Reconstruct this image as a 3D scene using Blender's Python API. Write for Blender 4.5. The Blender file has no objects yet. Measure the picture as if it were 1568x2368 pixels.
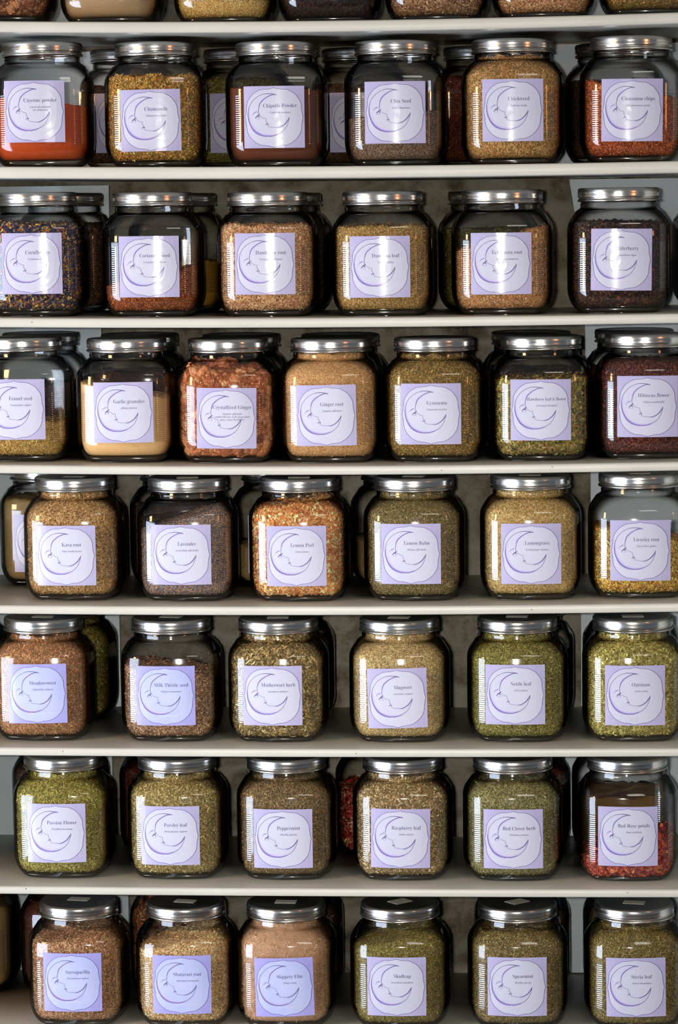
import bpy, math, random
import numpy as np
from mathutils import Matrix, Vector

# ------------------------------------------------------------------ camera, world, lights, exposure
SC = bpy.context.scene
COL = SC.collection
F_PX = 6515.5
YAW, PITCH, ROLL = 0.06138, 0.10426, -0.01209
CAM = Vector((0.2422, -3.9408, 0.4131))

cy, sy = math.cos(YAW), math.sin(YAW)
F0 = Vector((-sy, cy, 0)); R0 = Vector((cy, sy, 0)); U0 = Vector((0, 0, 1))
FW = math.cos(PITCH) * F0 - math.sin(PITCH) * U0
UP = math.sin(PITCH) * F0 + math.cos(PITCH) * U0
RT = math.cos(ROLL) * R0 + math.sin(ROLL) * UP
UP2 = -math.sin(ROLL) * R0 + math.cos(ROLL) * UP
cam_data = bpy.data.cameras.new('camera')
cam_data.sensor_fit = 'VERTICAL'
cam_data.sensor_height = 24.0
cam_data.lens = F_PX / 2368 * 24.0
cam_data.clip_start = 0.05
cam = bpy.data.objects.new('camera', cam_data)
COL.objects.link(cam)
m3 = Matrix((RT, UP2, -FW)).transposed()
cam.matrix_world = Matrix.Translation(CAM) @ m3.to_4x4()
SC.camera = cam

SC.view_settings.view_transform = 'Standard'
SC.view_settings.look = 'None'
SC.view_settings.exposure = 0.0
SC.view_settings.gamma = 1.0
SC.view_settings.use_curve_mapping = False
SC.cycles.use_denoising = True
SC.cycles.max_bounces = 8
SC.cycles.diffuse_bounces = 3
SC.cycles.glossy_bounces = 4
SC.cycles.transmission_bounces = 6
SC.cycles.transparent_max_bounces = 24
SC.cycles.caustics_reflective = False
SC.cycles.caustics_refractive = False
SC.cycles.sample_clamp_indirect = 3.0

world = bpy.data.worlds.new('world'); SC.world = world
world.use_nodes = True
wn = world.node_tree
wbg = wn.nodes['Background']
wbg.inputs[0].default_value = (0.50, 0.60, 0.72, 1)
wbg.inputs[1].default_value = 0.19


def area(name, loc, target, sx, sz, power, color):
    l = bpy.data.lights.new(name, 'AREA')
    l.shape = 'RECTANGLE'; l.size = sx; l.size_y = sz
    l.energy = power; l.color = color
    o = bpy.data.objects.new(name, l); COL.objects.link(o)
    o.location = loc
    d = Vector(target) - Vector(loc)
    o.rotation_euler = d.to_track_quat('-Z', 'Y').to_euler()
    return o


# camera flash just beside the lens
fl = CAM - RT * 0.10 + UP2 * 0.02
flash = area('flash_lamp', fl, (0, 0, -0.20), 0.07, 0.05, 3.9, (1.0, 0.945, 0.85))
flash.data.spread = math.radians(44)
# shop window / glass door to the left, low and cool
area('window_daylight', (-2.62, -1.72, -0.46), (0, 0.1, -0.42), 2.0, 1.68, 124.0, (0.68, 0.80, 1.0))
# warm pendant lamp, upper left
area('warm_lamp', (-2.3, -1.9, 0.72), (0, 0.1, 0.3), 0.5, 0.5, 27.0, (1.0, 0.60, 0.27))
area('added_warm_light_right', (2.3, -2.1, 0.78), (0, 0.1, 0.3), 0.3, 0.4, 3.0, (1.0, 0.42, 0.16))  # added orange light for the warm patches on the lids, no known lamp
# ceiling lamps in front of the shelves
area('ceiling_lamp', (0.9, -2.4, 1.9), (0, 0.1, 0.1), 0.9, 0.5, 7.0, (1.0, 0.93, 0.83))


# ------------------------------------------------------------------ material helpers
def srgb(c):
    out = []
    for v in c:
        v = v / 255.0
        out.append(v / 12.92 if v <= 0.04045 else ((v + 0.055) / 1.055) ** 2.4)
    return tuple(out)


def new_mat(name):
    m = bpy.data.materials.new(name); m.use_nodes = True
    nt = m.node_tree
    return m, nt, nt.nodes['Principled BSDF']


def plain(name, col, rough=0.5, metallic=0.0, coat=0.0, coat_rough=0.1, spec=0.5):
    m, nt, b = new_mat(name)
    b.inputs['Base Color'].default_value = (*col, 1)
    b.inputs['Roughness'].default_value = rough
    b.inputs['Metallic'].default_value = metallic
    b.inputs['Coat Weight'].default_value = coat
    b.inputs['Coat Roughness'].default_value = coat_rough
    b.inputs['Specular IOR Level'].default_value = spec
    return m


def N(nt, t, **kw):
    n = nt.nodes.new(t)
    for k, v in kw.items():
        setattr(n, k, v)
    return n


def ramp(nt, stops, interp='LINEAR'):
    r = N(nt, 'ShaderNodeValToRGB')
    r.color_ramp.interpolation = interp
    els = r.color_ramp.elements
    while len(els) > 1:
        els.remove(els[-1])
    els[0].position = stops[0][0]; els[0].color = (*stops[0][1], 1)
    for p, c in stops[1:]:
        e = els.new(p); e.color = (*c, 1)
    return r


# --- painted white boards
def paint_mat(name, col, rough=0.35):
    m, nt, b = new_mat(name)
    tc = N(nt, 'ShaderNodeTexCoord')
    n1 = N(nt, 'ShaderNodeTexNoise'); n1.inputs['Scale'].default_value = 9; n1.inputs['Detail'].default_value = 5
    nt.links.new(tc.outputs['Object'], n1.inputs['Vector'])
    r = ramp(nt, [(0.3, tuple(c * 0.90 for c in col)), (0.7, col)])
    nt.links.new(n1.outputs['Fac'], r.inputs[0])
    nt.links.new(r.outputs[0], b.inputs['Base Color'])
    b.inputs['Roughness'].default_value = rough
    n2 = N(nt, 'ShaderNodeTexNoise'); n2.inputs['Scale'].default_value = 260; n2.inputs['Detail'].default_value = 3
    mp = N(nt, 'ShaderNodeMapping'); mp.inputs['Scale'].default_value = (0.25, 1, 1)
    nt.links.new(tc.outputs['Object'], mp.inputs['Vector']); nt.links.new(mp.outputs[0], n2.inputs['Vector'])
    bp = N(nt, 'ShaderNodeBump'); bp.inputs['Strength'].default_value = 0.25; bp.inputs['Distance'].default_value = 0.0006
    nt.links.new(n2.outputs['Fac'], bp.inputs['Height']); nt.links.new(bp.outputs[0], b.inputs['Normal'])
    return m


M_SHELF = paint_mat('white_shelf_paint', srgb((219, 217, 203)), 0.38)
M_PANEL = paint_mat('pale_board_paint', srgb((204, 217, 227)), 0.55)


def stone_mat():
    m, nt, b = new_mat('rough_stone_wall')
    tc = N(nt, 'ShaderNodeTexCoord')
    mp = N(nt, 'ShaderNodeMapping'); mp.inputs['Scale'].default_value = (1.0, 1.0, 1.7)
    nt.links.new(tc.outputs['Object'], mp.inputs['Vector'])
    v = N(nt, 'ShaderNodeTexVoronoi'); v.feature = 'DISTANCE_TO_EDGE'; v.inputs['Scale'].default_value = 5.0
    wn_ = N(nt, 'ShaderNodeTexNoise'); wn_.inputs['Scale'].default_value = 4
    add = N(nt, 'ShaderNodeMixRGB'); add.blend_type = 'ADD'; add.inputs[0].default_value = 0.25
    nt.links.new(mp.outputs[0], add.inputs[1]); nt.links.new(mp.outputs[0], wn_.inputs['Vector'])
    nt.links.new(wn_.outputs['Color'], add.inputs[2]); nt.links.new(add.outputs[0], v.inputs['Vector'])
    n = N(nt, 'ShaderNodeTexNoise'); n.inputs['Scale'].default_value = 14; n.inputs['Detail'].default_value = 8
    n.inputs['Roughness'].default_value = 0.7
    nt.links.new(tc.outputs['Object'], n.inputs['Vector'])
    rs = ramp(nt, [(0.34, srgb((44, 38, 30))), (0.44, srgb((98, 90, 74))), (0.56, srgb((132, 126, 112))), (0.68, srgb((92, 76, 56)))])
    nt.links.new(n.outputs['Fac'], rs.inputs[0])
    rm = ramp(nt, [(0.0, (1, 1, 1)), (0.10, (0, 0, 0))])
    nt.links.new(v.outputs['Distance'], rm.inputs[0])
    mx = N(nt, 'ShaderNodeMixRGB'); mx.inputs[2].default_value = (*srgb((138, 133, 121)), 1)
    nt.links.new(rm.outputs[0], mx.inputs[0]); nt.links.new(rs.outputs[0], mx.inputs[1])
    nt.links.new(mx.outputs[0], b.inputs['Base Color'])
    b.inputs['Roughness'].default_value = 0.9
    n2 = N(nt, 'ShaderNodeTexNoise'); n2.inputs['Scale'].default_value = 60; n2.inputs['Detail'].default_value = 10
    nt.links.new(tc.outputs['Object'], n2.inputs['Vector'])
    bp = N(nt, 'ShaderNodeBump'); bp.inputs['Strength'].default_value = 0.7; bp.inputs['Distance'].default_value = 0.006
    nt.links.new(n2.outputs['Fac'], bp.inputs['Height']); nt.links.new(bp.outputs[0], b.inputs['Normal'])
    return m


def floor_mat():
    m, nt, b = new_mat('brown_wood_floor')
    tc = N(nt, 'ShaderNodeTexCoord')
    w = N(nt, 'ShaderNodeTexNoise'); w.inputs['Scale'].default_value = 6
    mp = N(nt, 'ShaderNodeMapping'); mp.inputs['Scale'].default_value = (1, 12, 1)
    nt.links.new(tc.outputs['Object'], mp.inputs['Vector']); nt.links.new(mp.outputs[0], w.inputs['Vector'])
    r = ramp(nt, [(0.3, srgb((104, 84, 68))), (0.7, srgb((150, 124, 100)))])
    nt.links.new(w.outputs['Fac'], r.inputs[0]); nt.links.new(r.outputs[0], b.inputs['Base Color'])
    b.inputs['Roughness'].default_value = 0.45
    return m


# --- jar glass: clear wall whose light path through the glass grows towards the silhouette
def glass_mat():
    m = bpy.data.materials.new('clear_jar_glass'); m.use_nodes = True
    nt = m.node_tree; nt.nodes.clear()
    out = N(nt, 'ShaderNodeOutputMaterial')
    tc = N(nt, 'ShaderNodeTexCoord'); sp = N(nt, 'ShaderNodeSeparateXYZ')
    nt.links.new(tc.outputs['Object'], sp.inputs[0])

    def math_(op, a, b=None, c=None):
        n = N(nt, 'ShaderNodeMath', operation=op)
        for i, v in enumerate((a, b, c)):
            if v is None: continue
            if isinstance(v, (int, float)): n.inputs[i].default_value = v
            else: nt.links.new(v, n.inputs[i])
        return n.outputs[0]
    # moulded ribs on the jar's corners: rows of fine ridges between z = 32 mm and 100 mm
    rib = math_('SINE', math_('MULTIPLY', sp.outputs['Z'], 2 * math.pi / 0.0030))
    ax = math_('ABSOLUTE', sp.outputs['X'])
    mx = math_('MULTIPLY', math_('GREATER_THAN', ax, 0.0475), math_('LESS_THAN', ax, 0.0655))
    mz = math_('MULTIPLY', math_('GREATER_THAN', sp.outputs['Z'], 0.030), math_('LESS_THAN', sp.outputs['Z'], 0.100))
    ay = math_('ABSOLUTE', sp.outputs['Y'])
    my = math_('GREATER_THAN', ay, 0.050)
    mask = math_('MULTIPLY', math_('MULTIPLY', mx, mz), my)
    h1 = math_('MULTIPLY', math_('MULTIPLY_ADD', rib, 0.5, 0.5), mask)
    nz = N(nt, 'ShaderNodeTexNoise'); nz.inputs['Scale'].default_value = 28; nz.inputs['Detail'].default_value = 1
    nt.links.new(tc.outputs['Object'], nz.inputs['Vector'])
    h = math_('MULTIPLY_ADD', nz.outputs['Fac'], 0.9, h1)
    bp = N(nt, 'ShaderNodeBump'); bp.inputs['Strength'].default_value = 1.0; bp.inputs['Distance'].default_value = 0.00013
    nt.links.new(h, bp.inputs['Height'])
    lw = N(nt, 'ShaderNodeLayerWeight'); lw.inputs['Blend'].default_value = 0.5
    r = ramp(nt, [(0.0, (0.99, 0.99, 0.985)), (0.25, (0.97, 0.97, 0.96)), (0.46, (0.62, 0.61, 0.59)), (0.62, (0.13, 0.127, 0.12)), (1.0, (0.008, 0.008, 0.007))])
    nt.links.new(lw.outputs['Facing'], r.inputs[0])
    tr = N(nt, 'ShaderNodeBsdfTransparent'); nt.links.new(r.outputs[0], tr.inputs['Color'])
    gl = N(nt, 'ShaderNodeBsdfGlossy'); gl.inputs['Roughness'].default_value = 0.08
    gl.inputs['Color'].default_value = (1, 1, 1, 1)
    nt.links.new(bp.outputs[0], gl.inputs['Normal'])
    f5 = math_('POWER', lw.outputs['Facing'], 5.0)
    fr = math_('MULTIPLY_ADD', mask, 0.05, math_('MULTIPLY_ADD', f5, 0.55, 0.065))
    ribt = math_('MULTIPLY_ADD', h1, -0.22, 1.0)  # dark lines painted into the tint for the ribs' refraction
    mul = N(nt, 'ShaderNodeMixRGB', blend_type='MULTIPLY'); mul.inputs[0].default_value = 1
    nt.links.new(r.outputs[0], mul.inputs[1]); nt.links.new(ribt, mul.inputs[2]); nt.links.new(mul.outputs[0], tr.inputs['Color'])
    mix = N(nt, 'ShaderNodeMixShader')
    nt.links.new(fr, mix.inputs[0]); nt.links.new(tr.outputs[0], mix.inputs[1]); nt.links.new(gl.outputs[0], mix.inputs[2])
    nt.links.new(mix.outputs[0], out.inputs['Surface'])
    return m


def base_glass_mat():
    m = bpy.data.materials.new('thick_base_glass'); m.use_nodes = True
    nt = m.node_tree; nt.nodes.clear()
    out = N(nt, 'ShaderNodeOutputMaterial')
    tr = N(nt, 'ShaderNodeBsdfTransparent'); tr.inputs['Color'].default_value = (0.80, 0.83, 0.82, 1)
    gl = N(nt, 'ShaderNodeBsdfGlossy'); gl.inputs['Roughness'].default_value = 0.12
    mix = N(nt, 'ShaderNodeMixShader'); mix.inputs[0].default_value = 0.22
    nt.links.new(tr.outputs[0], mix.inputs[1]); nt.links.new(gl.outputs[0], mix.inputs[2]); nt.links.new(mix.outputs[0], out.inputs['Surface'])
    return m


M_GLASS = glass_mat()
M_BASEG = base_glass_mat()


def lid_mat():
    m, nt, b = new_mat('brushed_steel_lid')
    b.inputs['Metallic'].default_value = 1.0
    b.inputs['Base Color'].default_value = (0.74, 0.725, 0.69, 1)
    b.inputs['Roughness'].default_value = 0.27
    tc = N(nt, 'ShaderNodeTexCoord')
    n = N(nt, 'ShaderNodeTexNoise'); n.inputs['Scale'].default_value = 120
    mp = N(nt, 'ShaderNodeMapping'); mp.inputs['Scale'].default_value = (0.15, 0.15, 3)
    nt.links.new(tc.outputs['Object'], mp.inputs['Vector']); nt.links.new(mp.outputs[0], n.inputs['Vector'])
    r = ramp(nt, [(0.3, (0.16,) * 3), (0.7, (0.28,) * 3)])
    nt.links.new(n.outputs['Fac'], r.inputs[0]); nt.links.new(r.outputs[0], b.inputs['Roughness'])
    return m


M_LID = lid_mat()
M_STICKER = plain('price_sticker_paper', srgb((205, 198, 180)), 0.6)


def paper_mat(name, c1, c2, coat=0.6):
    m, nt, b = new_mat(name)
    tc = N(nt, 'ShaderNodeTexCoord')
    n = N(nt, 'ShaderNodeTexNoise'); n.inputs['Scale'].default_value = 22; n.inputs['Detail'].default_value = 3
    nt.links.new(tc.outputs['Object'], n.inputs['Vector'])
    r = ramp(nt, [(0.32, c1), (0.68, c2)])
    nt.links.new(n.outputs['Fac'], r.inputs[0]); nt.links.new(r.outputs[0], b.inputs['Base Color'])
    b.inputs['Roughness'].default_value = 0.55
    b.inputs['Coat Weight'].default_value = coat
    b.inputs['Coat Roughness'].default_value = 0.13
    return m


M_LAV = paper_mat('lavender_label_paper', srgb((177, 171, 212)), srgb((193, 188, 222)))
M_INNER = paper_mat('pale_label_centre', srgb((202, 203, 224)), srgb((211, 212, 229)))
M_LAV_B = paper_mat('blue_print_label_paper', srgb((158, 156, 224)), srgb((178, 174, 236)))
M_INNER_B = paper_mat('blue_print_label_centre', srgb((180, 190, 238)), srgb((198, 205, 242)))
BLUE_PRINT = ('Meadowsweet', 'Milk Thistle seed', 'Sarsaparilla', 'Shatavari root', 'Slippery Elm')
M_INK = plain('label_outline_ink', srgb((104, 94, 150)), 0.5, coat=0.6, coat_rough=0.13)
M_SHADE = plain('moon_shading_ink', srgb((150, 134, 204)), 0.5, coat=0.6, coat_rough=0.13)
M_WASH = plain('moon_wash_ink', srgb((202, 194, 232)), 0.5, coat=0.6, coat_rough=0.13)
M_TEXT = plain('label_text_ink', srgb((102, 98, 142)), 0.5, coat=0.6, coat_rough=0.13)
M_FAINT = plain('faint_white_lettering', srgb((231, 229, 245)), 0.5, coat=0.6, coat_rough=0.13)


def flake_mat():
    m, nt, b = new_mat('dried_herb_flakes')
    a = N(nt, 'ShaderNodeAttribute'); a.attribute_name = 'Col'
    nt.links.new(a.outputs['Color'], b.inputs['Base Color'])
    b.inputs['Roughness'].default_value = 0.6
    b.inputs['Specular IOR Level'].default_value = 0.35
    return m


M_FLAKE = flake_mat()


def herb_mat(name, pal, grain, stretch=1.0, powder=False):
    m, nt, b = new_mat(name)
    tc = N(nt, 'ShaderNodeTexCoord')
    b.inputs['Roughness'].default_value = 0.75
    b.inputs['Specular IOR Level'].default_value = 0.2
    if powder:
        n = N(nt, 'ShaderNodeTexNoise'); n.inputs['Scale'].default_value = 35; n.inputs['Detail'].default_value = 10
        n.inputs['Roughness'].default_value = 0.75
        nt.links.new(tc.outputs['Object'], n.inputs['Vector'])
        k = len(pal)
        r = ramp(nt, [(0.3 + 0.4 * i / max(1, k - 1), c) for i, c in enumerate(pal)])
        nt.links.new(n.outputs['Fac'], r.inputs[0]); nt.links.new(r.outputs[0], b.inputs['Base Color'])
        n2 = N(nt, 'ShaderNodeTexNoise'); n2.inputs['Scale'].default_value = 700; n2.inputs['Detail'].default_value = 4
        nt.links.new(tc.outputs['Object'], n2.inputs['Vector'])
        bp = N(nt, 'ShaderNodeBump'); bp.inputs['Strength'].default_value = 0.3; bp.inputs['Distance'].default_value = 0.0006
        nt.links.new(n2.outputs['Fac'], bp.inputs['Height']); nt.links.new(bp.outputs[0], b.inputs['Normal'])
        return m
    mp = N(nt, 'ShaderNodeMapping'); mp.inputs['Rotation'].default_value = (0.3, 0.5, 0.2)
    mp.inputs['Scale'].default_value = (1, 1, stretch)
    nt.links.new(tc.outputs['Object'], mp.inputs['Vector'])
    v = N(nt, 'ShaderNodeTexVoronoi'); v.inputs['Scale'].default_value = 1.0 / grain
    nt.links.new(mp.outputs[0], v.inputs['Vector'])
    sp = N(nt, 'ShaderNodeSeparateColor'); nt.links.new(v.outputs['Color'], sp.inputs[0])
    k = len(pal)
    r = ramp(nt, [(i / k, c) for i, c in enumerate(pal)], 'CONSTANT')
    nt.links.new(sp.outputs[0], r.inputs[0])
    nt.links.new(r.outputs[0], b.inputs['Base Color'])
    bp = N(nt, 'ShaderNodeBump'); bp.inputs['Strength'].default_value = 0.9; bp.inputs['Distance'].default_value = grain * 0.7
    bp.invert = True
    nt.links.new(v.outputs['Distance'], bp.inputs['Height']); nt.links.new(bp.outputs[0], b.inputs['Normal'])
    return m


# ------------------------------------------------------------------ mesh helpers
def mesh_obj(name, verts, faces, mats, parent=None, mat_idx=None, smooth=True):
    me = bpy.data.meshes.new(name)
    me.from_pydata([tuple(v) for v in verts], [], faces)
    for m in mats:
        me.materials.append(m)
    if mat_idx is not None:
        me.polygons.foreach_set('material_index', mat_idx)
    if smooth:
        me.polygons.foreach_set('use_smooth', [True] * len(me.polygons))
    me.update()
    return link(name, me, parent)


def link(name, me, parent=None):
    o = bpy.data.objects.new(name, me)
    COL.objects.link(o)
    if parent is not None:
        o.parent = parent
    return o


def tag(o, label=None, cat=None, group=None, kind=None):
    if label: o['label'] = label
    if cat: o['category'] = cat
    if group: o['group'] = group
    if kind: o['kind'] = kind
    return o


# rounded-square jar section: slightly bulging faces (radius RF) and round corners (radius RC)
HW, RF, RC = 0.0730, 0.18, 0.033


def section(inset=0.0, nf=5, nc=8):
    h, R, rc = HW - inset, RF - inset, RC - inset
    a = 2.0; b_ = 2 * (R - h); c = (R - h) ** 2 - (R - rc) ** 2
    k = (-b_ + math.sqrt(b_ * b_ - 4 * a * c)) / (2 * a)
    pt = math.atan2(k, k - (h - R))
    pts, nrm = [], []
    for q in range(4):
        th0 = q * math.pi / 2
        phis = [(-pt + 2 * pt * i / (2 * nf), 0) for i in range(2 * nf)] + \
               [(pt + (math.pi / 2 - 2 * pt) * i / nc, 1) for i in range(nc)]
        for phi, corner in phis:
            s, c_ = math.sin(phi), math.cos(phi)
            if corner: x, y = k + rc * s, k + rc * c_
            else: x, y = R * s, h - R + R * c_
            ct, st = math.cos(th0), math.sin(th0)
            pts.append((x * ct + y * st, -x * st + y * ct))
            nrm.append((s * ct + c_ * st, -s * st + c_ * ct))
    return np.array(pts), np.array(nrm)


SEC0, SECN = section()
NS = len(SEC0)
PROF = [(0.0000, .0210, 0, .05), (0.0008, .0182, 0, .05), (0.0030, .0140, 0, .05), (0.0068, .0098, 0, .05), (0.0115, .0063, 0, .05), (0.0172, .0034, 0, .05), (0.0235, .0014, 0, .05), (0.0300, .0003, 0, .05), (0.0360, 0, 0, .05),
        (0.1185, 0, 0, .05), (0.1205, .0007, 0, .05), (0.1235, .0006, 0, .05), (0.1285, .0024, .03, .066), (0.1340, .0056, .12, .065), (0.1385, .0092, .28, .064),
        (0.1425, .0115, .50, .0615), (0.1450, .0145, .80, .0580), (0.1470, .016, 1, .0550), (0.1490, .016, 1, .0538), (0.1520, .016, 1, .0545), (0.1540, .016, 1, .0535), (0.1600, .016, 1, .0535)]
PZ = np.array([p[0] for p in PROF]); PI_ = np.array([p[1] for p in PROF]); PB = np.array([p[2] for p in PROF], float); PR = np.array([p[3] for p in PROF])


def jar_ring(z, t=0.0):
    """outline of the jar at height z, moved inwards by t"""
    ins = float(np.interp(z, PZ, PI_)); b = float(np.interp(z, PZ, PB)); r = float(np.interp(z, PZ, PR))
    S = SEC0 - SECN * min(ins + t, 0.0245)
    S = S if ins + t <= 0.0245 else S * 0.97
    d = S / np.linalg.norm(S, axis=1)[:, None]
    return (1 - b) * S + b * d * (r - t)


def front_y(x):
    return -(HW - RF + math.sqrt(RF * RF - x * x))


# --- shared glass body
def build_glass():
    zs = [p[0] for p in PROF]
    zs = sorted(set(zs + list(np.linspace(0.036, 0.1185, 7))))
    V, Fc, mi = [], [], []
    for z in zs:
        R_ = jar_ring(z)
        V += [(x, y, z) for x, y in R_]
    for i in range(len(zs) - 1):
        for j in range(NS):
            a = i * NS + j; b = i * NS + (j + 1) % NS
            Fc.append((a, b, b + NS, a + NS)); mi.append(0)
    Fc.append(tuple(range(NS))); mi.append(0)
    # thick solid glass base inside
    b0 = len(V)
    for z, t in ((0.0010, 0.0015), (0.0060, 0.0022), (0.0072, 0.006)):
        R_ = jar_ring(z, t); V += [(x, y, z) for x, y in R_]
    for i in range(2):
        for j in range(NS):
            a = b0 + i * NS + j; b = b0 + i * NS + (j + 1) % NS
            Fc.append((a, b, b + NS, a + NS)); mi.append(1)
    # punted underside: bottom centre raised
    V.append((0, 0, 0.0042)); c0 = len(V) - 1
    V.append((0, 0, 0.0080)); c1 = len(V) - 1
    for j in range(NS):
        Fc.append((b0 + (j + 1) % NS, b0 + j, c0)); mi.append(1)
        Fc.append((b0 + 2 * NS + j, b0 + 2 * NS + (j + 1) % NS, c1)); mi.append(1)
    me = bpy.data.meshes.new('glass_body')
    me.from_pydata(V, [], [f[::-1] for f in Fc])
    me.materials.append(M_GLASS); me.materials.append(M_BASEG)
    me.polygons.foreach_set('material_index', mi)
    me.polygons.foreach_set('use_smooth', [True] * len(me.polygons))
    me.update()
    return me


def build_lid():
    n = 400
    prof = [(.0560, .1560, 0), (.0574, .1562, 0), (.0582, .1570, 0), (.0583, .1580, 0), (.0576, .1594, 0), (.0562, .1606, 0), (.0559, .1614, 0), (.0568, .1622, 0),
            (.0577, .1626, 0), (.0578, .1634, 0), (.0576, .1660, 0), (.0575, .1680, 0), (.0575, .1690, 1), (.0573, .1725, 1), (.0566, .1742, 1), (.0555, .1752, .5), (.0543, .1756, 0),
            (.0532, .1754, 0), (.0524, .1746, 0), (.0500, .1744, 0), (.0, .1744, 0)]
    V, Fc = [], []
    for r, z, k in prof[:-1]:
        for j in range(n):
            a = 2 * math.pi * j / n
            rr = r + (0.00032 * k if j % 2 else -0.00020 * k)
            V.append((rr * math.cos(a), rr * math.sin(a), z))
    m = len(prof) - 1
    for i in range(m - 1):
        for j in range(n):
            a = i * n + j; b = i * n + (j + 1) % n
            Fc.append((a, b, b + n, a + n))
    V.append((0, 0, .1744)); c = len(V) - 1
    for j in range(n):
        Fc.append(((m - 1) * n + j, (m - 1) * n + (j + 1) % n, c))
    me = bpy.data.meshes.new('lid')
    me.from_pydata(V, [], Fc); me.materials.append(M_LID)
    me.polygons.foreach_set('use_smooth', [True] * len(me.polygons)); me.update()
    return me


ME_GLASS = build_glass()
ME_LID = build_lid()

# --- label artwork -------------------------------------------------
LW, LH = 0.0850, 0.0862


def smooth(pts, sub=5):
    P = [np.array(p, float) for p in pts]
    P = [2 * P[0] - P[1]] + P + [2 * P[-1] - P[-2]]
    out = []
    for i in range(1, len(P) - 2):
        for s in range(sub):
            t = s / sub
            out.append(0.5 * ((2 * P[i]) + (-P[i - 1] + P[i + 1]) * t + (2 * P[i - 1] - 5 * P[i] + 4 * P[i + 1] - P[i + 2]) * t * t + (-P[i - 1] + 3 * P[i] - 3 * P[i + 1] + P[i + 2]) * t ** 3))
    out.append(P[-2])
    return np.array(out)


class Flat:
    """flat artwork in label units (u right, v down, 0..1), later laid on the curved label"""
    def __init__(s): s.V = []; s.F = []; s.M = []

    def ribbon(s, pts, widths, layer, mat, closed=False, sub=5):
        P = smooth([((x - 15) / 1540, (y - 105) / 1545) for x, y in pts], sub)
        w = np.interp(np.linspace(0, 1, len(P)), np.linspace(0, 1, len(widths)), widths) / 1540 / 2
        T = np.gradient(P, axis=0); T /= (np.linalg.norm(T, axis=1)[:, None] + 1e-9)
        Nn = np.stack([-T[:, 1], T[:, 0]], 1)
        b = len(s.V)
        for p, n_, ww in zip(P, Nn, w):
            s.V.append((*(p + n_ * ww), layer)); s.V.append((*(p - n_ * ww), layer))
        for i in range(len(P) - 1):
            s.F.append((b + 2 * i, b + 2 * i + 1, b + 2 * i + 3, b + 2 * i + 2)); s.M.append(mat)

    def fan(s, P, layer, mat, rings=5):
        c = P.mean(0); b = len(s.V); n = len(P)
        for r in range(1, rings + 1):
            for p in P: s.V.append((*(c + (p - c) * r / rings), layer))
        s.V.append((*c, layer)); ci = len(s.V) - 1
        for j in range(n):
            s.F.append((ci, b + j, b + (j + 1) % n)); s.M.append(mat)
        for r in range(rings - 1):
            for j in range(n):
                a = b + r * n + j; d = b + r * n + (j + 1) % n
                s.F.append((a, a + n, d + n, d)); s.M.append(mat)

    def tri_mesh(s, me, ox, oy, sx, sy, layer, mat):
        b = len(s.V)
        for v in me.vertices:
            s.V.append((ox + v.co.x * sx, oy - v.co.y * sy, layer))
        for p in me.polygons:
            s.F.append(tuple(b + i for i in p.vertices)); s.M.append(mat)


QUARTER = [(780, 150), (690, 172), (600, 185), (500, 190), (400, 212), (250, 300), (150, 420), (100, 520), (85, 620), (80, 700), (62, 800), (42, 880)]
QUARTER2 = [(42, 880), (65, 980), (80, 1080), (90, 1200), (130, 1310), (200, 1410), (300, 1500), (400, 1555), (480, 1580), (600, 1590), (700, 1612), (780, 1635)]
MOON_OUT = [(850, 327), (760, 308), (640, 295), (520, 305), (400, 350), (300, 415), (210, 515), (150, 620), (122, 760), (120, 860), (140, 980), (180, 1085), (240, 1185), (320, 1262), (420, 1322), (520, 1352), (640, 1362), (760, 1350), (880, 1310), (980, 1250), (1070, 1160), (1130, 1050), (1160, 960), (1172, 882)]
MOON_IN_TOP = [(850, 327), (780, 322), (720, 330), (620, 370), (520, 440), (440, 530), (402, 630), (385, 720), (392, 790), (405, 815)]
FACE = [(415, 835), (470, 880), (520, 905), (562, 912), (582, 930), (575, 975), (592, 1000), (612, 1015), (614, 1035), (640, 1058), (622, 1080), (636, 1108), (700, 1130), (780, 1140), (860, 1142)]
MOON_IN_BOT = [(840, 1143), (900, 1135), (960, 1116), (1060, 1050), (1120, 980), (1150, 930), (1172, 882)]


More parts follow.
